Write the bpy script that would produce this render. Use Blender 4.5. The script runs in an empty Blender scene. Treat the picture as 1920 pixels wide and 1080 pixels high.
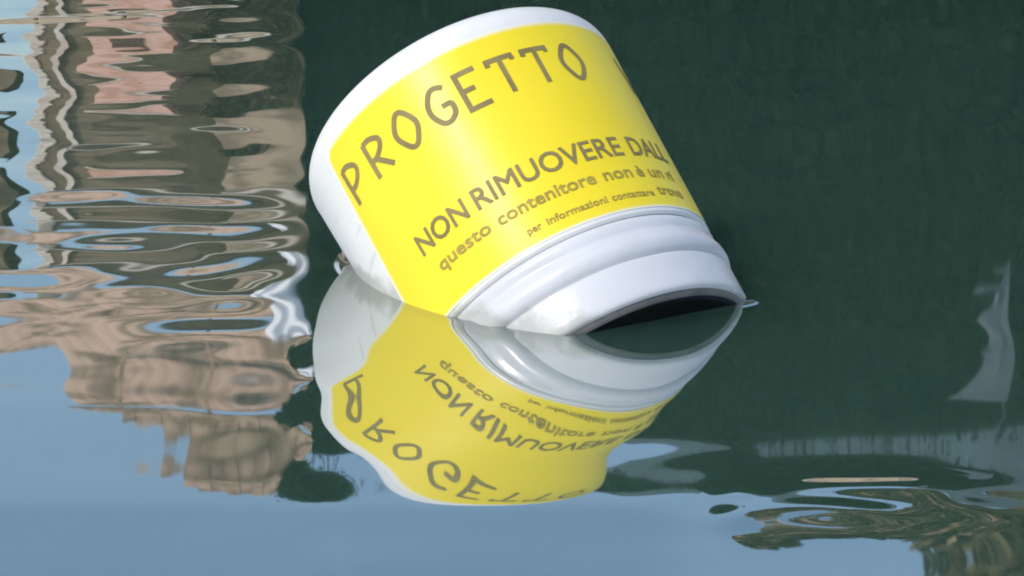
import bpy, bmesh, math, random
import numpy as np
from mathutils import Vector, Matrix, noise

random.seed(7)
rng = np.random.default_rng(11)
S = bpy.context.scene
COL = S.collection

# ------------------------------------------------------------------ camera
CAM_H, PITCH, FPX = 0.50316, 0.25004, 5032.55
cd = bpy.data.cameras.new('camera'); cam = bpy.data.objects.new('camera', cd); COL.objects.link(cam)
cam.location = (0, 0, CAM_H); cam.rotation_euler = (math.pi/2 - PITCH, 0, 0)
cd.sensor_width = 36; cd.lens = FPX/1920*36; cd.clip_start = 0.02; cd.clip_end = 3000
S.camera = cam
# ------------------------------------------------------------------ sky and sun
SUN_AZ, SUN_EL = math.radians(-132), math.radians(50)      # azimuth from +Y towards +X
w = bpy.data.worlds.new("World"); S.world = w; w.use_nodes = True
nt = w.node_tree; bg = nt.nodes['Background']
sky = nt.nodes.new('ShaderNodeTexSky'); sky.sky_type = 'NISHITA'; sky.sun_disc = False
sky.sun_elevation = SUN_EL; sky.sun_rotation = SUN_AZ; sky.air_density = 1.3; sky.dust_density = 1.8; sky.ozone_density = 2.5
nt.links.new(sky.outputs[0], bg.inputs[0]); bg.inputs[1].default_value = 0.15
sd = bpy.data.lights.new('sun', 'SUN'); sun = bpy.data.objects.new('sun', sd); COL.objects.link(sun)
sd.energy = 2.2; sd.angle = math.radians(0.5); sd.color = (1, 0.95, 0.87)
sv = Vector((math.cos(SUN_EL)*math.sin(SUN_AZ), math.cos(SUN_EL)*math.cos(SUN_AZ), math.sin(SUN_EL)))
sun.rotation_euler = sv.to_track_quat('Z', 'Y').to_euler(); sun.location = sv*40
S.view_settings.view_transform = 'Standard'; S.view_settings.look = 'None'
S.view_settings.exposure = 0.2; S.view_settings.gamma = 1.0; S.view_settings.use_curve_mapping = False
S.cycles.use_denoising = True; S.cycles.max_bounces = 8; S.cycles.filter_width = 1.9

# ------------------------------------------------------------------ materials
def mat(name, col, rough=0.6, spec=0.5, var=0.0, scale=8.0, bump=0.0, bscale=40.0, coat=0.0, col2=None, thresh=None):
    m = bpy.data.materials.new(name); m.use_nodes = True
    t = m.node_tree; b = t.nodes['Principled BSDF']
    b.inputs['Base Color'].default_value = (*col, 1); b.inputs['Roughness'].default_value = rough
    b.inputs['Specular IOR Level'].default_value = spec; b.inputs['Coat Weight'].default_value = coat
    b.inputs['Coat Roughness'].default_value = 0.25
    tc = t.nodes.new('ShaderNodeTexCoord')
    if var or col2:
        n = t.nodes.new('ShaderNodeTexNoise'); n.inputs['Scale'].default_value = scale; n.inputs['Detail'].default_value = 6
        t.links.new(tc.outputs['Object'], n.inputs['Vector'])
        r = t.nodes.new('ShaderNodeValToRGB'); t.links.new(n.outputs['Fac'], r.inputs['Fac'])
        lo, hi = (0.35, 0.68) if thresh is None else thresh
        r.color_ramp.elements[0].position = lo; r.color_ramp.elements[1].position = hi
        c2 = col2 if col2 else tuple(c*(1+var) for c in col)
        c1 = col if col2 else tuple(c*(1-var) for c in col)
        r.color_ramp.elements[0].color = (*c1, 1); r.color_ramp.elements[1].color = (*c2, 1)
        t.links.new(r.outputs[0], b.inputs['Base Color'])
    if bump:
        n2 = t.nodes.new('ShaderNodeTexNoise'); n2.inputs['Scale'].default_value = bscale; n2.inputs['Detail'].default_value = 5
        t.links.new(tc.outputs['Object'], n2.inputs['Vector'])
        bp = t.nodes.new('ShaderNodeBump'); bp.inputs['Strength'].default_value = bump; bp.inputs['Distance'].default_value = 0.02
        t.links.new(n2.outputs['Fac'], bp.inputs['Height']); t.links.new(bp.outputs[0], b.inputs['Normal'])
    return m

M_white = mat('white plastic', (0.69, 0.69, 0.675), 0.33, 0.4, 0.04, 14, 0.06, 30)
M_lid = mat('sky tinted white plastic', (0.56, 0.572, 0.595), 0.27, 0.5, 0.05, 14, 0.06, 30)  # white lid; the blue of the reflected sky is painted into its colour
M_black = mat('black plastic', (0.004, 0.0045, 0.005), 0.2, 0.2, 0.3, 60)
M_lit_black = mat('sky lit black', (0.11, 0.105, 0.105), 0.35, 0.5, 0.2, 60)  # black lid bevel, painted grey for the sky light it catches
M_ink = mat('faded ink', (0.23, 0.185, 0.075), 0.5, 0.15, 0.15, 50)
M_ink_faint = mat('faint ink', (0.36, 0.28, 0.06), 0.5, 0.15, 0.15, 50)
M_leafdark = mat('evergreen leaf', (0.009, 0.017, 0.011), 0.95, 0.03, 0.06, 3)
M_leaftan = mat('tan leaf', (0.12, 0.10, 0.05), 0.7, 0.2, 0.0, 1.2, col2=(0.40, 0.29, 0.19), thresh=(0.5, 0.6))
M_leafolive = mat('olive leaf', (0.21, 0.175, 0.115), 0.8, 0.1, 0.3, 3)
M_bark = mat('bark', (0.09, 0.065, 0.045), 0.9, 0.2, 0.3, 6, 0.6, 12)
M_tan = mat('sun bleached tile', (0.20, 0.14, 0.095), 0.85, 0.2, 0.0, 1.9, 0.3, 20, col2=(0.50, 0.345, 0.255), thresh=(0.42, 0.56))
M_pink = mat('pink plaster', (0.66, 0.42, 0.33), 0.9, 0.2, 0.0, 3.0, 0.3, 12, col2=(0.50, 0.27, 0.19), thresh=(0.45, 0.62))
M_tanwood = mat('tan streak wood', (0.24, 0.165, 0.11), 0.85, 0.2, 0.0, 3.5, 0.3, 20, col2=(0.50, 0.35, 0.26), thresh=(0.40, 0.58))
M_ivy = mat('dull ivy', (0.072, 0.058, 0.036), 0.9, 0.1, 0.0, 2.2, 0.8, 14, col2=(0.12, 0.096, 0.06), thresh=(0.35, 0.65))
M_tanwall = mat('tan plaster', (0.22, 0.17, 0.115), 0.9, 0.2, 0.0, 2.4, 0.3, 12, col2=(0.42, 0.31, 0.22), thresh=(0.4, 0.58))
M_brown = mat('brown plaster', (0.15, 0.113, 0.075), 0.9, 0.2, 0.0, 1.6, 0.3, 10, col2=(0.22, 0.17, 0.115), thresh=(0.4, 0.6))
M_quoin = mat('pale limestone', (0.62, 0.54, 0.46), 0.9, 0.2, 0.15, 4, 0.3, 15)
M_stone = mat('tan stone', (0.52, 0.40, 0.28), 0.9, 0.2, 0.25, 2.2, 0.4, 12)
M_mortar = mat('mortar', (0.30, 0.25, 0.19), 0.95, 0.1, 0.2, 5)
M_slate = mat('blue grey slate', (0.066, 0.094, 0.116), 0.8, 0.3, 0.25, 1.2, 0.3, 8)  # roof colour set to the tone of dimmed sky reflection
M_glass = mat('window glass', (0.02, 0.025, 0.03), 0.05, 0.5)
M_frame = mat('brown timber', (0.10, 0.055, 0.035), 0.7, 0.3, 0.2, 6)
M_patch_cloth = mat('grey patch cloth', (0.085, 0.10, 0.12), 0.9, 0.3, 0.15, 2)
M_sheet = mat('white cotton', (0.80, 0.80, 0.84), 0.9, 0.2, 0.05, 3)
M_earth = mat('bank earth', (0.11, 0.09, 0.06), 0.95, 0.1, 0.3, 0.6)

def grime(m, strength=0.5):
    t = m.node_tree; b = t.nodes['Principled BSDF']; src = b.inputs['Base Color'].links[0].from_socket
    tc = t.nodes.new('ShaderNodeTexCoord'); sep = t.nodes.new('ShaderNodeSeparateXYZ')
    g_ = t.nodes.new('ShaderNodeNewGeometry'); t.links.new(g_.outputs['Position'], sep.inputs[0])
    nz = t.nodes.new('ShaderNodeTexNoise'); nz.inputs['Scale'].default_value = 55; nz.inputs['Detail'].default_value = 6
    t.links.new(tc.outputs['Object'], nz.inputs['Vector'])
    ad = t.nodes.new('ShaderNodeMath'); ad.operation = 'MULTIPLY_ADD'; ad.inputs[1].default_value = -0.03; t.links.new(nz.outputs['Fac'], ad.inputs[0]); t.links.new(sep.outputs['Z'], ad.inputs[2])
    mr = t.nodes.new('ShaderNodeMapRange'); mr.inputs[1].default_value = 0.001; mr.inputs[2].default_value = -0.008; mr.inputs[4].default_value = strength
    t.links.new(ad.outputs[0], mr.inputs[0])
    mx = t.nodes.new('ShaderNodeMix'); mx.data_type = 'RGBA'; mx.inputs[7].default_value = (0.22, 0.23, 0.16, 1)
    t.links.new(mr.outputs[0], mx.inputs[0]); t.links.new(src, mx.inputs[6])
    # fine scuffs
    mp_ = t.nodes.new('ShaderNodeMapping'); mp_.inputs['Scale'].default_value = (18, 18, 120); t.links.new(tc.outputs['Object'], mp_.inputs[0])
    n3 = t.nodes.new('ShaderNodeTexNoise'); n3.inputs['Scale'].default_value = 1.0; n3.inputs['Detail'].default_value = 3; t.links.new(mp_.outputs[0], n3.inputs['Vector'])
    m3 = t.nodes.new('ShaderNodeMapRange'); m3.inputs[1].default_value = 0.64; m3.inputs[2].default_value = 0.74; m3.inputs[4].default_value = 0.25; t.links.new(n3.outputs['Fac'], m3.inputs[0])
    m4 = t.nodes.new('ShaderNodeMix'); m4.data_type = 'RGBA'; m4.inputs[7].default_value = (0.34, 0.33, 0.29, 1)
    t.links.new(m3.outputs[0], m4.inputs[0]); t.links.new(mx.outputs[2], m4.inputs[6]); t.links.new(m4.outputs[2], b.inputs['Base Color'])
grime(M_white); grime(M_lid)

# label: yellow print that thins out to white at its edges
M_label = mat('yellow print', (0.83, 0.70, 0.012), 0.36, 0.35, coat=0.0)
t = M_label.node_tree; b = t.nodes['Principled BSDF']
at_ = t.nodes.new('ShaderNodeAttribute'); at_.attribute_name = 'edge'
mx = t.nodes.new('ShaderNodeMix'); mx.data_type = 'RGBA'
mx.inputs[6].default_value = (0.73, 0.73, 0.70, 1)
nz = t.nodes.new('ShaderNodeTexNoise'); nz.inputs['Scale'].default_value = 14
tc = t.nodes.new('ShaderNodeTexCoord'); t.links.new(tc.outputs['Object'], nz.inputs['Vector'])
rp = t.nodes.new('ShaderNodeValToRGB'); rp.color_ramp.elements[0].color = (0.79, 0.605, 0.016, 1); rp.color_ramp.elements[1].color = (0.80, 0.65, 0.034, 1)
t.links.new(nz.outputs['Fac'], rp.inputs[0]); t.links.new(rp.outputs[0], mx.inputs[7]); t.links.new(at_.outputs['Fac'], mx.inputs[0])
t.links.new(mx.outputs[2], b.inputs['Base Color'])
n5 = t.nodes.new('ShaderNodeTexNoise'); n5.inputs['Scale'].default_value = 16; n5.inputs['Detail'].default_value = 3; t.links.new(tc.outputs['Object'], n5.inputs['Vector'])
b5 = t.nodes.new('ShaderNodeBump'); b5.inputs['Strength'].default_value = 0.22; b5.inputs['Distance'].default_value = 0.004
t.links.new(n5.outputs['Fac'], b5.inputs['Height']); t.links.new(b5.outputs[0], b.inputs['Normal'])

# water: dark green body under a mirror surface with Fresnel reflectance
M_water = bpy.data.materials.new('canal water'); M_water.use_nodes = True
t = M_water.node_tree; t.nodes.clear()
out = t.nodes.new('ShaderNodeOutputMaterial'); mix = t.nodes.new('ShaderNodeMixShader')
df = t.nodes.new('ShaderNodeSubsurfaceScattering'); df.falloff = 'BURLEY'; df.inputs['Scale'].default_value = 0.25; df.inputs['Radius'].default_value = (1, 1, 1); gl = t.nodes.new('ShaderNodeBsdfGlossy'); fr = t.nodes.new('ShaderNodeFresnel')
WATER_BODY = (0.044, 0.098, 0.070); WATER_IOR = 1.36
fr.inputs['IOR'].default_value = WATER_IOR
gl.inputs['Roughness'].default_value = 0.022; gl.inputs['Color'].default_value = (1, 1, 1, 1)
tc = t.nodes.new('ShaderNodeTexCoord')
n = t.nodes.new('ShaderNodeTexNoise'); n.inputs['Scale'].default_value = 5; n.inputs['Detail'].default_value = 4
t.links.new(tc.outputs['Object'], n.inputs['Vector'])
r = t.nodes.new('ShaderNodeValToRGB')
r.color_ramp.elements[0].color = (*[c*0.9 for c in WATER_BODY], 1); r.color_ramp.elements[1].color = (*[c*1.12 for c in WATER_BODY], 1)
t.links.new(n.outputs['Fac'], r.inputs[0]); t.links.new(r.outputs[0], df.inputs['Color'])
# small ripples beyond the finely modelled patch
geo = t.nodes.new('ShaderNodeNewGeometry'); vm = t.nodes.new('ShaderNodeVectorMath'); vm.operation = 'DISTANCE'
vm.inputs[1].default_value = (0, 2.3, 0); t.links.new(geo.outputs['Position'], vm.inputs[0])
mr = t.nodes.new('ShaderNodeMapRange'); mr.inputs[1].default_value = 1.5; mr.inputs[2].default_value = 3.2
t.links.new(vm.outputs['Value'], mr.inputs[0])
n2 = t.nodes.new('ShaderNodeTexNoise'); n2.inputs['Scale'].default_value = 5.5; n2.inputs['Detail'].default_value = 2
t.links.new(tc.outputs['Object'], n2.inputs['Vector'])
bp = t.nodes.new('ShaderNodeBump'); bp.inputs['Distance'].default_value = 0.012
t.links.new(mr.outputs[0], bp.inputs['Strength']); t.links.new(n2.outputs['Fac'], bp.inputs['Height'])
for nd in (gl, fr): t.links.new(bp.outputs[0], nd.inputs['Normal'])
mp = t.nodes.new('ShaderNodeMapRange'); mp.inputs[3].default_value = 0.48; mp.inputs[4].default_value = 1.0
t.links.new(fr.outputs[0], mp.inputs[0]); t.links.new(mp.outputs[0], mix.inputs[0]); t.links.new(df.outputs[0], mix.inputs[1]); t.links.new(gl.outputs[0], mix.inputs[2])
t.links.new(mix.outputs[0], out.inputs[0])

# ------------------------------------------------------------------ helpers
def mesh_obj(name, verts, faces, m, parent=None, smooth=False):
    me = bpy.data.meshes.new(name); me.from_pydata([tuple(v) for v in verts], [], faces); me.update()
    o = bpy.data.objects.new(name, me); COL.objects.link(o)
    if m: me.materials.append(m)
    if smooth: me.shade_smooth()
    if parent: o.parent = parent
    return o
def bm_obj(name, bm, m, parent=None, smooth=False):
    me = bpy.data.meshes.new(name); bm.to_mesh(me); bm.free()
    o = bpy.data.objects.new(name, me); COL.objects.link(o); me.materials.append(m)
    if smooth: me.shade_smooth()
    if parent: o.parent = parent
    return o
def box(bm, x0, x1, y0, y1, z0, z1, bev=0.0):
    r = bmesh.ops.create_cube(bm, size=1)
    for v in r['verts']:
        v.co = Vector(((x0+x1)/2 + v.co.x*(x1-x0), (y0+y1)/2 + v.co.y*(y1-y0), (z0+z1)/2 + v.co.z*(z1-z0)))
    if bev:
        es = list({e for v in r['verts'] for e in v.link_edges})
        bmesh.ops.bevel(bm, geom=es, offset=bev, segments=1, affect='EDGES')
def box_obj(name, dims, m, parent=None, bev=0.0):
    bm = bmesh.new(); box(bm, *dims, bev=bev); return bm_obj(name, bm, m, parent)
def tag(o, label=None, cat=None, group=None, kind=None):
    if label: o['label'] = label
    if cat: o['category'] = cat
    if group: o['group'] = group
    if kind: o['kind'] = kind
    return o
def thing(name, loc, label, cat, group=None):
    o = bpy.data.objects.new(name, None); COL.objects.link(o); o.location = loc
    o.empty_display_size = 0.2
    return tag(o, label, cat, group)
def lathe(name, prof, m, parent, seg=192, cap_end=True, cap_start=False):
    vs, fs = [], []
    for (r, z) in prof:
        for k in range(seg):
            a = 2*math.pi*k/seg; vs.append((r*math.cos(a), r*math.sin(a), z))
    for i in range(len(prof)-1):
        for k in range(seg):
            k2 = (k+1) % seg
            fs.append((i*seg+k, i*seg+k2, (i+1)*seg+k2, (i+1)*seg+k))
    if cap_start: fs.append(tuple(reversed(range(seg))))
    if cap_end: fs.append(tuple(range((len(prof)-1)*seg, len(prof)*seg)))
    return mesh_obj(name, vs, fs, m, parent, True)

# ------------------------------------------------------------------ the jar's pose (needed by the water for its meniscus)
JC = np.array([0.072807, 1.925525, -0.062103])
JA = np.array([-0.44513342, 0.60400445, 0.66108612])
JE1 = np.array([-0.8050065, -0.59326599, 0.0]); JE2 = np.array([0.39219991, -0.53217862, 0.75031003])
def body_r(v): return 0.12 + 0.045*v

# ------------------------------------------------------------------ water
def smooth(a, b, x):
    t = np.clip((x-a)/(b-a), 0, 1); return t*t*(3-2*t)
def axis_lines(lo, hi, fine, out_lo, out_hi):
    fine = list(fine); step = fine[-1]-fine[-2]; x = fine[-1]; hi_l = []
    while x < out_hi: step *= 1.25; x += step; hi_l.append(x)
    step = fine[1]-fine[0]; x = fine[0]; lo_l = []
    while x > out_lo: step *= 1.25; x -= step; lo_l.append(x)
    return np.array(lo_l[::-1] + fine + hi_l)
def water_height(X, Y):
    z = np.zeros_like(X)
    def waves(n, l0, l1, ang, spread, amp, seed):
        g = np.random.default_rng(seed); h = np.zeros_like(X)
        for i in range(n):
            lam = l0*(l1/l0)**g.random(); a = ang + spread*g.normal(); k = 2*math.pi/lam
            h += (lam/(2*math.pi))*np.sin(k*(X*math.sin(a) + Y*math.cos(a)) + g.random()*6.283)
        return amp*h*math.sqrt(2/n)
    px = X/Y*4830                        # how far left or right of the viewing line
    # patch mask: modelled ripples fade out where the surface becomes coarse
    near = smooth(1.15, 1.28, Y)*(1-smooth(3.7, 4.3, Y))*(1-smooth(0.75, 1.0, np.abs(X)))
    left = 1-smooth(-520, -370, px)
    far = smooth(1.70, 2.05, Y); vfar = smooth(2.1, 2.7, Y)
    z += near*left*(0.26+0.74*far)*(1-vfar)*waves(14, 0.08, 0.17, 0.0, 0.45, 0.012, 3)
    z += near*left*vfar*waves(18, 0.14, 0.36, 0.0, 0.55, 0.0105, 33)
    z += near*left*far*waves(10, 0.25, 0.5, 0.3, 0.6, 0.005, 5)
    z += near*left*far*waves(14, 0.045, 0.10, 0.1, 0.6, 0.0045, 61)
    jarzone = smooth(-420, -370, px)*(1-smooth(250, 380, px))*(1-far)
    z += near*(1-left)*waves(12, 0.08, 0.2, 0.0, 0.7, 0.0008, 9)
    z += near*jarzone*waves(10, 0.07, 0.16, 0.2, 0.7, 0.0085, 41)
    z += near*waves(10, 0.3, 0.6, 0.0, 0.8, 0.0015, 21)
    # the surface falls away towards the viewer in front of the jar, so the sky shows there
    def fall(y, y0, s, wd): return -s*wd*np.log1p(np.exp(np.clip((y0-y)/wd, -50, 50)))
    ctr = 1-smooth(220, 420, px)
    tail = smooth(1.0, 1.3, Y)
    z += ctr*tail*(smooth(-345, -290, px)*fall(Y, 1.58, 0.006, 0.03) + fall(Y, 1.462, 0.035, 0.004))
    # the small wave at lower right, steeper on its near side
    xs = X-0.165; yc = 1.470 + 0.12*xs
    env = np.exp(-0.5*(np.abs(xs)/0.085)**4)
    dy = Y-yc; sg = np.where(dy > 0, 0.026+0.03*(1-smooth(390, 480, px)), 0.032)
    z += 0.0038*env*(0.15+0.85*smooth(350, 460, px))*np.exp(-0.5*(dy/sg)**2)*(1+near*waves(8, 0.03, 0.08, 0.9, 0.8, 16.0, 14))
    # meniscus where the water climbs the jar
    P = np.stack([X-JC[0], Y-JC[1], np.zeros_like(X)-JC[2]], -1)
    v = P@JA; rad = np.hypot(P@JE1, P@JE2)
    d1 = rad - (0.1225+0.045*np.clip(v, 0, 0.27)); d2 = -0.004 - v
    sd_ = np.where((d1 > 0) & (d2 > 0), np.hypot(d1, d2), np.maximum(d1, d2))
    z += 0.0013*np.exp(-np.clip(sd_, 0, 1)/0.004)*(sd_ < 0.2)
    return z
ys = [1.22]
while ys[-1] < 3.8: ys.append(ys[-1] + 1.6*ys[-1]**2/(CAM_H*FPX))
xf = np.concatenate([np.arange(-0.95, -0.42, 0.006), np.arange(-0.42, 0.4201, 0.0024), np.arange(0.426, 0.96, 0.006)])
gx = axis_lines(0, 0, xf, -700, 700); gy = axis_lines(0, 0, ys, -700, 1500)
GX, GY = np.meshgrid(gx, gy)
GZ = water_height(GX, GY)
nv, nx, ny = GX.size, len(gx), len(gy)
me = bpy.data.meshes.new('water')
idx = np.arange(nv).reshape(ny, nx)
quads = np.stack([idx[:-1, :-1], idx[:-1, 1:], idx[1:, 1:], idx[1:, :-1]], -1).reshape(-1, 4)
me.vertices.add(nv); me.vertices.foreach_set('co', np.stack([GX, GY, GZ], -1).ravel().astype(np.float32))
me.loops.add(quads.size); me.loops.foreach_set('vertex_index', quads.ravel().astype(np.int32))
me.polygons.add(len(quads)); me.polygons.foreach_set('loop_start', (np.arange(len(quads))*4).astype(np.int32))
me.update(calc_edges=True); me.shade_smooth(); me.materials.append(M_water)
water = bpy.data.objects.new('water', me); COL.objects.link(water)
tag(water, kind='structure')

# ------------------------------------------------------------------ far bank: earth, wall, houses, hedge, trees
bank = box_obj('ground', (-60, 60, 28.4, 90, -1.0, 2.3), M_earth); tag(bank, kind='structure')

wall = thing('garden_wall', (0, 28, 0), 'long tan stone garden wall along the far bank, mirrored under the dark hedge', 'wall')
box_obj('core', (-30, 30, 0.1, 0.38, -1.0, 2.9), M_mortar, wall)
box_obj('coping', (-30, 30, -0.06, 0.46, 2.902, 3.04), M_quoin, wall)
stones = []
for k in range(6):
    bm = bmesh.new(); box(bm, -0.44, 0.44, -0.05+0.006*k, 0.12, -0.19, 0.19, 0.02)
    me_ = bpy.data.meshes.new('stone'); bm.to_mesh(me_); bm.free(); me_.materials.append(M_stone); stones.append(me_)
for row in range(7):
    for c in range(-9, 10):
        o = bpy.data.objects.new('stone', random.choice(stones)); COL.objects.link(o); o.parent = wall
        o.location = (c*0.91 + (0.45 if row % 2 else 0), 0, 0.2+row*0.405)

def leaf_mesh(name, P, size, m, parent, seed, flat=0.6):
    g = np.random.default_rng(seed); N = len(P)
    a = g.normal(size=(N, 3)); a /= np.linalg.norm(a, axis=1)[:, None]
    b_ = np.cross(a, g.normal(size=(N, 3))); b_ /= np.linalg.norm(b_, axis=1)[:, None]
    s_ = (np.broadcast_to(size, (N,))*(0.6+0.8*g.random(N)))[:, None]
    V = np.stack([P-a*s_, P+b_*s_*flat, P+a*s_, P-b_*s_*flat], 1).reshape(-1, 3)
    me = bpy.data.meshes.new(name); me.vertices.add(4*N); me.vertices.foreach_set('co', V.ravel().astype(np.float32))
    me.loops.add(4*N); me.loops.foreach_set('vertex_index', np.arange(4*N, dtype=np.int32))
    me.polygons.add(N); me.polygons.foreach_set('loop_start', (np.arange(N)*4).astype(np.int32)); me.update(calc_edges=True)
    me.materials.append(m); o = bpy.data.objects.new(name, me); COL.objects.link(o); o.parent = parent; o['kind'] = 'stuff'; return o
def foliage(name, centers, n, size, m, parent, seed, flat=0.6):
    g = np.random.default_rng(seed); L_ = []
    for (cx, cy, cz, rx, ry, rz, share) in centers:
        k = int(n*share); d = g.normal(size=(k, 3)); d /= np.linalg.norm(d, axis=1)[:, None]
        L_.append(np.array([cx, cy, cz]) + d*np.array([rx, ry, rz])*(g.random(k)**0.45)[:, None])
    return leaf_mesh(name, np.concatenate(L_), size, m, parent, seed+100, flat)
def trunk(name, pts, radii, m, parent, seg=9):
    vs, fs = [], []
    for i, (p, r_) in enumerate(zip(pts, radii)):
        for k in range(seg):
            a = 6.2832*k/seg; vs.append((p[0]+r_*math.cos(a), p[1]+r_*math.sin(a), p[2]))
    for i in range(len(pts)-1):
        for k in range(seg): fs.append((i*seg+k, i*seg+(k+1) % seg, (i+1)*seg+(k+1) % seg, (i+1)*seg+k))
    fs.append(tuple(range((len(pts)-1)*seg, len(pts)*seg)))
    return mesh_obj(name, vs, fs, m, parent, True)

# clipped dark hedge: dense box of leaves, loose twigs over its top on the right
hedge = thing('evergreen_hedge', (0, 30, 2.3), 'tall dark clipped evergreen hedge above the garden wall', 'hedge')
g = np.random.default_rng(4); N = 30000
x = -2.62+11.8*g.random(N)**1.15
top = 7.62-0.58*np.clip((x+1.0)/1.9, 0, 1)-0.45*np.clip((x-0.9)/6, 0, 1)
zz = top*g.random(N)**0.85
x = np.where(zz < 6.2, np.maximum(x, -2.3+0.12*g.random(N)), x)
P = np.stack([x+0.05*g.normal(size=N)+0.06*np.sin(zz*2.1), -0.15+0.35*g.random(N)**2, zz], -1)
leaf_mesh('foliage', P, np.where(zz > top-0.3, 0.035, 0.12), M_leafdark, hedge, 5)
bm = bmesh.new(); outl = [(-2.22, 0.2), (9.0, 0.2), (9.0, 6.55), (6.9, 6.55), (0.9, 7.0), (-1.0, 7.54), (-2.55, 7.54), (-2.55, 6.3), (-2.22, 6.15)]
f = bm.faces.new([bm.verts.new((x, 0.12, z)) for x, z in outl]); r_ = bmesh.ops.extrude_face_region(bm, geom=[f])
bmesh.ops.translate(bm, vec=(0, 1.2, 0), verts=[v for v in r_['geom'] if isinstance(v, bmesh.types.BMVert)])
bmesh.ops.recalc_face_normals(bm, faces=bm.faces); bm_obj('inner_foliage', bm, M_leafdark, hedge)
for x in (-1.4, 0.3, 2.0, 3.8, 5.6, 7.4):
    trunk('trunk', [(x, 0.75, -0.3), (x+0.03, 0.75, 0.2), (x, 0.75, 0.5)], [0.13, 0.11, 0.1], M_bark, hedge)

hl = thing('dim_sky_hall', (0, 40, 2.3), 'added hall whose blue grey roof stands in for dimmed sky above the dark hedge', 'hall')  # added hall; its roof supplies the dim band of sky reflection
box_obj('wall', (0.6, 24, 0.3, 8, -0.2, 9.3), M_quoin, hl)
vs = [(0.2, 0, 9.2), (24.4, 0, 9.2), (24.4, 3.2, 11.75), (1.9, 3.2, 11.75), (0.2, 8.4, 9.2), (24.4, 8.4, 9.2), (1.9, 5.2, 11.75), (24.4, 5.2, 11.75)]
mesh_obj('roof', vs, [(0, 1, 2, 3), (0, 3, 6, 4), (3, 2, 7, 6), (6, 7, 5, 4), (1, 5, 7, 2), (0, 4, 5, 1)], M_slate, hl)
for x in (8.0, 15.0): box_obj('chimney', (x, x+0.7, 5.3, 6.0, 10.6, 11.7), M_quoin, hl, 0.03)

# big tree behind the hedge at right
tr = thing('tall_tree', (9.4, 35, 2.3), 'tall tree with dry tan and olive leaves leaning over the dark hedge', 'tree')
trunk('trunk', [(0, 0, -0.3), (0.1, 0, 4.5), (-0.5, 0.1, 8.5), (-1.6, 0, 13.5)], [0.45, 0.36, 0.29, 0.16], M_bark, tr)
for (x, y, z) in ((-3.4, -0.3, 15.6), (-5.8, 0.1, 12.8), (-3.9, 0.8, 18.5), (-1.4, 0.3, 12.0)):
    trunk('limb', [(-0.7, 0, 9.2), (-0.7+x*0.5, y*0.5, 9.2+(z-9.2)*0.65), (x, y, z)], [0.22, 0.14, 0.05], M_bark, tr)
foliage('crown', [(-3.2, 0, 14.0, 2.3, 1.8, 3.0, .3), (-1.8, 0, 11.6, 2.2, 1.5, 2.6, .22), (-3.0, 0, 18.4, 2.6, 1.8, 2.0, .2), (-5.7, 0, 12.8, 1.6, 1.2, 1.7, .2)], 26000, 0.16, M_leaftan, tr, 8)

def window(parent, x, z, w_, h_, y=-0.01, shutters=True):
    f = bpy.data.objects.new('window', None); COL.objects.link(f)
    bm = bmesh.new()
    box(bm, x-w_/2-0.07, x-w_/2, y-0.05, y+0.06, z, z+h_); box(bm, x+w_/2, x+w_/2+0.07, y-0.05, y+0.06, z, z+h_)
    box(bm, x-w_/2-0.07, x+w_/2+0.07, y-0.055, y+0.06, z+h_+0.001, z+h_+0.08); box(bm, x-w_/2-0.1, x+w_/2+0.1, y-0.09, y+0.06, z-0.07, z-0.001)
    bpy.data.objects.remove(f); f = bm_obj('window', bm, M_quoin, parent)
    box_obj('pane', (x-w_/2, x+w_/2, y-0.012, y+0.03, z, z+h_), M_glass, f)
    if shutters:
        for s in (-1, 1):
            c = x+s*(w_/2+0.08+w_*0.26); box_obj('shutter', (c-w_*0.25, c+w_*0.25, y-0.06, y-0.012, z, z+h_), M_frame, f)
def tiled_roof(parent, x0, x1, y0, y1, z0, zl, zr, m, z0r=None):
    """mono pitch roof: eave at y0,z0, ridge at y1 with height zl (left) to zr (right); half round tile rows"""
    vs, fs = [], []; n = int((x1-x0)/0.035); ncol = 14
    for i in range(n+1):
        u = i/n; x = x0+(x1-x0)*u; zt = zl+(zr-zl)*u; ze = z0+((z0 if z0r is None else z0r)-z0)*u
        for j in range(ncol+1):
            q = j/ncol; rib = 0.015*abs(math.sin(math.pi*(x-x0)/0.21)); lap = 0.012*(1-(q*7) % 1)
            vs.append((x, y0+(y1-y0)*q, ze+(zt-ze)*q+rib+lap))
    for i in range(n):
        for j in range(ncol): k = i*(ncol+1)+j; fs.append((k, k+ncol+1, k+ncol+2, k+1))
    o = mesh_obj('roof', vs, fs, m, parent); return o

# narrow tower house with sunlit tiled roof
h = thing('tower_house', (0, 30.6, 2.3), 'narrow brown tower house with pale corner stones and sunlit tiled roof', 'house')
bm = bmesh.new(); box(bm, -5.5, -2.35, 0, 4.0, -0.2, 4.85)
for v in bm.verts:
    if v.co.z > 4: v.co.z = (4.55 if v.co.x < -4 else 5.28) + (1.2 if v.co.y > 2 else 0)
bm_obj('wall', bm, M_brown, h)
for i in range(12):
    d = 0.13+0.02*(i*7 % 3)
    box_obj('corner_stone', (-5.54, -5.54+d, -0.04, 0.3, 0.1+i*0.39, 0.1+i*0.39+0.38), M_quoin, h, 0.015)
box_obj('shadow_edge_post', (-4.86, -4.70, -0.07, 0.05, -0.1, 2.75), M_frame, h); box_obj('drain_pipe', (-5.22, -5.14, -0.09, -0.003, -0.1, 4.15), M_quoin, h)  # dark post strip stands in for the shadow edge by the pink wall
box_obj('timber_beam', (-4.69, -3.70, -0.05, 0.05, 2.62, 2.75), M_frame, h)
box_obj('cornice', (-5.6, -2.3, -0.12, -0.002, 4.2, 4.3), M_quoin, h)
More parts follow.
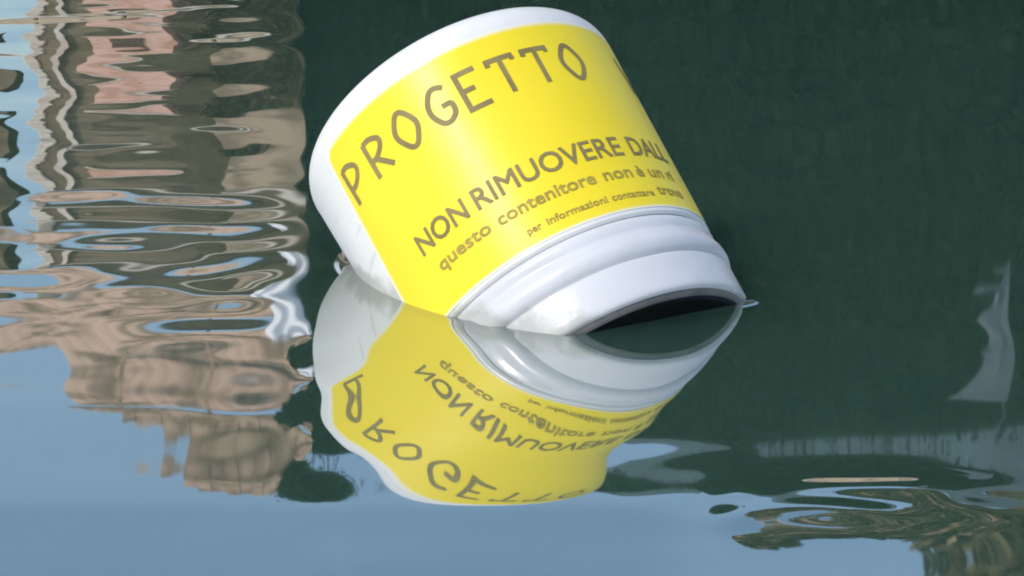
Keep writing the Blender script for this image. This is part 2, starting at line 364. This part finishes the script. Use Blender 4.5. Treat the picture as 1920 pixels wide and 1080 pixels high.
tiled_roof(h, -5.65, -2.25, -0.35, 3.0, 4.6, 7.2, 7.33, M_tan, 5.35)

# added roof terrace, shaped to give the tan streak of a wave-repeated roof reflection
tt = thing('streak_terrace', (0, 32.2, 0), 'added tan wooden roof terrace, its ragged boards shaped as a repeated reflection of the roof', 'roof terrace')
vs = [(-5.55, 0, 9.22), (-5.0, 0, 9.20), (-3.9, 0, 9.32), (-2.62, 0, 9.46), (-2.62, 0, 9.62), (-3.8, 0, 9.60), (-4.6, 0, 9.47), (-5.1, 0, 9.36)]
bm = bmesh.new(); f = bm.faces.new([bm.verts.new(v) for v in vs]); r_ = bmesh.ops.extrude_face_region(bm, geom=[f])
bmesh.ops.translate(bm, vec=(0, 0.14, 0), verts=[v for v in r_['geom'] if isinstance(v, bmesh.types.BMVert)]); bmesh.ops.recalc_face_normals(bm, faces=bm.faces)
bm_obj('deck', bm, M_tanwood, tt)
for i, top in enumerate((9.70, 9.78, 9.74, 9.90, 9.86, 10.22, 10.36, 10.33, 10.42, 10.38, 10.45, 10.40, 10.36, 10.28)):
    x0 = -4.85+i*0.162
    box_obj('board', (x0, x0+0.158, 0.02+0.012*((i*3) % 2), 0.08, 9.40 if i < 6 else 9.60, top), M_tanwood, tt)
box_obj('rail', (-3.9, -2.6, -0.03, 0.012, 9.95, 10.03), M_tanwall, tt)
for x, z0 in ((-4.9, 8.0), (-3.8, 8.1), (-2.75, 8.3)): box_obj('post', (x, x+0.045, 0.03, 0.08, z0-0.3, 9.25 if x < -4 else 9.33), M_tanwood, tt)

# sunlit tan lean-to between tower house and hedge
h = thing('tan_lean_to', (0, 29.75, 2.3), 'small tan lean-to with a pale cornice against the right side of the tower house', 'lean-to')
box_obj('wall', (-3.25, -2.36, -0.1, 0.7, -0.2, 3.75), M_tanwall, h)
box_obj('cornice', (-3.3, -2.33, -0.17, 0.76, 3.752, 3.85), M_quoin, h)

lh = thing('clipped_bush', (0, 29.45, 2.3), 'low dull green clipped bush hiding the foot of the tan lean-to', 'bush')
g = np.random.default_rng(77); N = 9000
P = np.stack([-3.30+0.94*g.random(N)+0.03*g.normal(size=N), -0.05+0.17*g.random(N), 2.62*g.random(N)**0.9], -1)
leaf_mesh('foliage', P, 0.05, M_ivy, lh, 78)
bm = bmesh.new(); box(bm, -3.27, -2.38, 0.06, 0.17, 0.1, 2.5, 0.03); bm_obj('inner_foliage', bm, M_ivy, lh)
trunk('stem', [(-2.8, 0.15, -0.2), (-2.8, 0.15, 0.3)], [0.05, 0.04], M_bark, lh)

# ivy mat on the tower house
bm = bmesh.new(); outl = [(-3.72, 0), (-3.68, 1.4), (-3.86, 2.3), (-4.75, 2.62), (-4.9, 3.0), (-4.75, 3.25), (-4.2, 3.2), (-3.9, 3.6), (-3.6, 4.3), (-3.3, 4.75), (-2.9, 4.9), (-2.5, 5.1), (-2.4, 4.2), (-2.42, 0)]
ivy = thing('ivy', (0, 30.5, 2.3), 'dull olive ivy mat covering the right half of the tower house front', 'ivy')
f = bm.faces.new([bm.verts.new((x, 0, z)) for x, z in outl]); r_ = bmesh.ops.extrude_face_region(bm, geom=[f])
bmesh.ops.translate(bm, vec=(0, 0.09, 0), verts=[v for v in r_['geom'] if isinstance(v, bmesh.types.BMVert)])
bm_obj('foliage', bm, M_ivy, ivy)
for x in (-3.5, -2.7): trunk('stem', [(x, -0.02, -0.1), (x+0.05, -0.02, 1.2), (x-0.02, -0.02, 2.6)], [0.03, 0.025, 0.015], M_bark, ivy)

# low pink gatehouse on the bank
h = thing('pink_gatehouse', (0, 29.0, 2.3), 'low pink plastered gatehouse with a brown door before the tower house', 'gatehouse')
box_obj('wall', (-4.62, -3.72, 0, 0.9, -0.2, 2.45), M_pink, h)
box_obj('coping', (-4.68, -3.66, -0.06, 0.96, 2.452, 2.53), M_quoin, h)
d = box_obj('door', (-4.40, -4.05, -0.03, 0.02, 0.05, 1.5), M_frame, h); box_obj('handle', (-4.10, -4.075, -0.06, -0.031, 0.7, 0.8), M_quoin, d)

# brown house at far left with jettied upper floor
h = thing('jettied_house', (0, 32, 2.3), 'brown house at the far left whose upper floor overhangs', 'house')
box_obj('wall', (-14, -6.85, 0, 2, -0.2, 2.9), M_brown, h)
box_obj('upper_wall', (-14, -6.06, -0.5, 0.1, 2.902, 5.0), M_brown, h)
for i in range(8): box_obj('beam', (-13.5+i*0.95, -13.35+i*0.95, -0.56, -0.502, 2.8, 3.0), M_frame, h)
window(h, -7.6, 3.5, 0.5, 0.9, y=-0.51); window(h, -7.6, 0.9, 0.5, 1.0); window(h, -10, 3.5, 0.5, 0.9, y=-0.51)
tiled_roof(h, -14.3, -5.72, -0.9, 1.4, 5.0, 6.5, 6.5, M_tan)

# added cloth giving the grey reflected patch; ripple jags are cut into its edge
tp = thing('grey_patch_cloth', (5.66, 29.4, 7.57), 'added grey cloth before the dark hedge, its jagged edge shaped like a rippled reflection', 'tarpaulin')
left_edge = [(0.0, -0.70), (0.06, -0.56), (0.14, -0.47), (0.24, -0.36), (0.33, -0.29), (0.38, -0.27), (0.40, -0.33), (0.44, -0.24), (0.52, -0.22), (0.58, -0.26), (0.65, -0.36),
             (0.70, -0.33), (0.76, -0.2), (0.83, -0.2), (0.845, -0.46), (0.875, -0.42), (0.89, -0.16), (0.94, -0.12), (0.965, -0.26), (1.0, -0.08)]
HT_ = 1.66
vs = []; fs = []
for i, (q, x) in enumerate(left_edge):
    for k in range(5):
        u = k/4; vs.append((x*(1-u)+0.06*u*math.sin(q*5), 0.05*math.sin(6*u+4*q)*(1-u), (0.5-q)*HT_))
for i in range(len(left_edge)-1):
    for k in range(4): a_ = i*5+k; fs.append((a_, a_+1, a_+6, a_+5))
cl = mesh_obj('cloth', vs, fs, M_patch_cloth, tp); md = cl.modifiers.new('thick', 'SOLIDIFY'); md.thickness = 0.004
trunk('cord', [(-0.05, 0.05, 0.80), (0.02, 0.2, 1.1), (0.0, 0.6, 1.35)], [0.006, 0.006, 0.006], M_patch_cloth, tp)

# added white sheet on a line, giving the bright reflected patch beside the jar
sh = thing('bright_patch_sheet', (-2.5, 29.2, 7.0), 'added white cotton sheet standing in for a bright patch reflected in the water', 'sheet')
vs = []; fs = []
for i in range(13):
    for j in range(9):
        u, q = i/12, j/8; vs.append((-0.20+0.36*u+0.03*math.sin(7*q), 0.05*math.sin(13*u+2*q)*(1-0.3*q), -0.40+0.98*q))
for i in range(12):
    for j in range(8): k = i*9+j; fs.append((k, k+9, k+10, k+1))
cl = mesh_obj('cloth', vs, fs, M_sheet, sh, True); md = cl.modifiers.new('thick', 'SOLIDIFY'); md.thickness = 0.004
bm = bmesh.new(); box(bm, -0.6, 0.5, -0.01, 0.01, 0.585, 0.605); bm_obj('line', bm, M_frame, sh)

# ------------------------------------------------------------------ the floating jar
jar = thing('plastic_jar', tuple(JC), 'white plastic jar with yellow printed label floating tilted in the water', 'jar')
Mx = Matrix((JE1, JE2, JA)).transposed().to_4x4(); Mx.translation = Vector(JC); jar.matrix_world = Mx
# body: draft angle, step above the lid, rounded base
prof = [(0.1205, 0.0655), (0.1226, 0.067), (0.1229, 0.0675)]
for i in range(12):
    v = 0.07+i*0.0155; prof.append((body_r(v), v))
fc_r, fc_v, fr_ = 0.1066, 0.2475, 0.0247
for i in range(13):
    a = math.pi/2*i/12; prof.append((fc_r+fr_*math.cos(a), fc_v+fr_*math.sin(a)))
prof += [(0.098, 0.2722), (0.094, 0.2705), (0.05, 0.2700)]
lathe('body', prof, M_white, jar)
# lid: collar, groove, ridge
lp = [(0.1165, 0.0), (0.1185, 0.0004), (0.1198, 0.0016), (0.1205, 0.0036), (0.1208, 0.008), (0.1213, 0.020), (0.1217, 0.0292), (0.1215, 0.0304), (0.1200, 0.0311),
      (0.1184, 0.0318), (0.1192, 0.0328), (0.1212, 0.0338), (0.1232, 0.0368), (0.1244, 0.0398), (0.1247, 0.0425), (0.1243, 0.0455), (0.1230, 0.0490),
      (0.1218, 0.0515), (0.1213, 0.0535), (0.1216, 0.0550), (0.1222, 0.0570), (0.1226, 0.0595), (0.1225, 0.0618), (0.1216, 0.0636), (0.1203, 0.0648), (0.1200, 0.0656)]
lathe('lid', lp, M_lid, jar, cap_end=False)
lid = jar.children[-1]
lathe('lid_bevel', [(0.1166, 0.0002), (0.1163, -0.0005), (0.1153, -0.0022), (0.1140, -0.0036), (0.1130, -0.0042)], M_lit_black, lid, cap_end=False)
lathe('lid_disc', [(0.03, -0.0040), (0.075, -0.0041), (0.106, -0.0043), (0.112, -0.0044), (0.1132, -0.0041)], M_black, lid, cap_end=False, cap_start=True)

# label, wrapped round the body
U0, U1, V0, V1 = -4.0, 215.0, 0.0700, 0.2440
nu, nvv = 200, 40; vs, fs, ed = [], [], []
def lab_r(v):
    r_ = body_r(v)
    if v > fc_v: r_ = min(r_, fc_r+math.sqrt(max(0, fr_**2-(v-fc_v)**2)))
    return r_
for i in range(nu+1):
    for j in range(nvv+1):
        # denser rows at the borders
        q = j/nvv; q = 0.5-0.5*math.cos(math.pi*q); p = i/nu; p = 0.5-0.5*math.cos(math.pi*p)
        # left border leans very slightly, as it was stuck on
        v = V0+(V1-V0)*q; u0 = U0 - 3.0*(1-q) + 3.0*q; u = u0+(U1-u0)*p
        r_ = lab_r(v)+0.0004; a = math.radians(u)
        vs.append((r_*math.cos(a), r_*math.sin(a), v))
        a_l, a_t = (u-u0)*0.0022, V1-v; rc = 0.012
        dist = min(a_l, a_t) if (a_l > rc or a_t > rc) else rc-math.hypot(rc-a_l, rc-a_t)
        ed.append(min(1, (v-V0)/0.0025, dist/0.004, (U1-u)*0.0022/0.004))
for i in range(nu):
    for j in range(nvv): k = i*(nvv+1)+j; fs.append((k, k+nvv+1, k+nvv+2, k+1))
label = mesh_obj('label', vs, fs, M_label, jar, True)
at = label.data.attributes.new('edge', 'FLOAT', 'POINT'); at.data.foreach_set('value', np.clip(ed, 0, 1).astype(np.float32))

def wrap(u, v, off=0.0008):
    r_ = lab_r(v)+off; a = math.radians(u); return (r_*math.cos(a), r_*math.sin(a), v)
DEG = math.degrees(1/0.128)
def strokes(name, polys, thick, vb):
    """letters drawn as flat strokes; points are (degrees, height above vb)"""
    vs, fs = [], []
    for poly in polys:
        P = [np.array([u/DEG, v]) for u, v in poly]
        closed = np.linalg.norm(P[0]-P[-1]) < 1e-9
        if len(P) > 5:                                  # round off bowls and bends
            for _ in range(2):
                R_ = [] if closed else [P[0]]
                for a_, b_ in zip(P[:-1], P[1:]): R_ += [a_*0.78+b_*0.22, a_*0.22+b_*0.78]
                P = R_+[R_[0]] if closed else R_+[P[-1]]
        Q = []
        for a_, b_ in zip(P[:-1], P[1:]):
            n_ = max(1, int(np.linalg.norm(b_-a_)/0.002))
            Q += [a_+(b_-a_)*i/n_ for i in range(n_)]
        if not closed: Q.append(P[-1])
        N = len(Q); k0 = len(vs)
        for i in range(N):
            t0 = Q[i]-Q[i-1] if (i > 0 or closed) else Q[1]-Q[0]
            t1 = Q[(i+1) % N]-Q[i] if (i < N-1 or closed) else Q[i]-Q[i-1]
            t0 = t0/np.linalg.norm(t0); t1 = t1/np.linalg.norm(t1)
            nrm = np.array([-(t0+t1)[1], (t0+t1)[0]]); l = np.linalg.norm(nrm); nrm = nrm/l if l > 1e-6 else np.array([-t0[1], t0[0]])
            m_ = thick/2/max(0.6, abs(nrm@np.array([-t0[1], t0[0]])))
            for s in (1, -1):
                q_ = Q[i]+nrm*m_*s; vs.append(wrap(q_[0]*DEG, vb+q_[1]))
        for i in range(N if closed else N-1):
            a_, b_ = k0+2*i, k0+2*((i+1) % N); fs.append((a_, a_+1, b_+1, b_))
    return mesh_obj(name, vs, fs, M_ink, label)
HT = 0.031
def L(c, u, wd=9.0):
    f = lambda pts: [(u+x*wd, y*HT) for x, y in pts]
    d = {'P': [[(0.12, 0), (0.12, 1)], [(0.12, 0.98), (0.45, 1.0), (0.85, 0.86), (0.92, 0.72), (0.78, 0.56), (0.45, 0.42), (0.12, 0.42)]],
         'R': [[(0.1, 0), (0.1, 1)], [(0.1, 0.98), (0.45, 1.0), (0.82, 0.88), (0.88, 0.76), (0.74, 0.60), (0.45, 0.47), (0.1, 0.45)], [(0.35, 0.46), (0.95, 0.02)]],
         'O': [[(0.36, 1), (0.62, 1), (0.96, 0.62), (0.98, 0.40), (0.66, 0.0), (0.38, 0.0), (0.04, 0.38), (0.02, 0.62), (0.36, 1)]],
         'G': [[(0.90, 0.90), (0.62, 1.0), (0.36, 0.97), (0.08, 0.66), (0.05, 0.36), (0.32, 0.03), (0.62, 0.0), (0.93, 0.16), (0.95, 0.46), (0.55, 0.46)]],
         'E': [[(0.9, 1), (0.1, 1), (0.1, 0), (0.95, 0)], [(0.1, 0.52), (0.62, 0.52)]],
         'T': [[(0.0, 0.84), (0.02, 0.99), (0.98, 0.99), (1.0, 0.86)], [(0.5, 1), (0.5, 0)]],
         'V': [[(0.0, 1), (0.5, 0), (1.0, 1)]]}[c]
    return [f(p) for p in d]
for c, u in list(zip('PROGETTO', (1.3, 15.2, 28.6, 42.2, 54.2, 66.6, 79.6, 92.6))) + [('V', 126.5)]:
    strokes('letter', L(c, u), 0.0041, 0.1893)

def text_line(name, words, m, bold=0.0):
    """words: (string, start degree, end degree, baseline, cap height)"""
    vs, fs = [], []
    for (s, u0, u1, vb, hgt) in words:
        cu = bpy.data.curves.new('txt', 'FONT'); cu.body = s; cu.size = 1; cu.resolution_u = 3; 
        to = bpy.data.objects.new('txt', cu); COL.objects.link(to)
        dg = bpy.context.evaluated_depsgraph_get(); me_ = bpy.data.meshes.new_from_object(to.evaluated_get(dg))
        bm = bmesh.new(); bm.from_mesh(me_); bmesh.ops.triangulate(bm, faces=bm.faces)
        xs_ = [v.co.x for v in bm.verts]; x0, x1 = min(xs_), max(xs_)
        bm.verts.index_update(); k0 = len(vs)
        bw = 0.035*hgt*bold
        for c_, (du, dv) in enumerate(((-1, -1), (1, -1), (1, 1), (-1, 1))):
            k0 = len(vs)
            for v in bm.verts:
                vs.append(wrap(u0+(u1-u0)*(v.co.x-x0)/(x1-x0)+du*bw*DEG, vb+v.co.y/0.69*hgt+dv*bw, 0.0008+0.00004*c_))
            for f in bm.faces: fs.append(tuple(k0+v.index for v in f.verts))
        bm.free(); bpy.data.objects.remove(to); bpy.data.curves.remove(cu); bpy.data.meshes.remove(me_)
    return mesh_obj(name, vs, fs, m, label)
text_line('warning_lettering', [('NON', 15.2, 37.2, 0.1172, 0.0165), ('RIMUOVERE', 40.8, 97.6, 0.1172, 0.0165), ('DALL', 102.0, 124.0, 0.1172, 0.0165)], M_ink, 0.55)
text_line('notice_lettering', [('questo', 18.6, 41.0, 0.0975, 0.0098), ('contenitore', 44.4, 80.8, 0.0975, 0.0098), ('non', 84.4, 96.2, 0.0975, 0.0098),
          ('\u00e8', 98.6, 101.8, 0.0975, 0.0098), ('un', 104.8, 112.4, 0.0975, 0.0098), ('ri', 115.5, 119, 0.0975, 0.0098)], M_ink_faint, 0.8)
text_line('small_lettering', [('per', 51.0, 56.2, 0.0800, 0.0055), ('informazioni', 58.4, 81.0, 0.0800, 0.0055), ('contattare', 83.0, 101.4, 0.0800, 0.0055),
          ('trova', 104.2, 119.0, 0.0815, 0.0085)], M_ink_faint, 0.8)
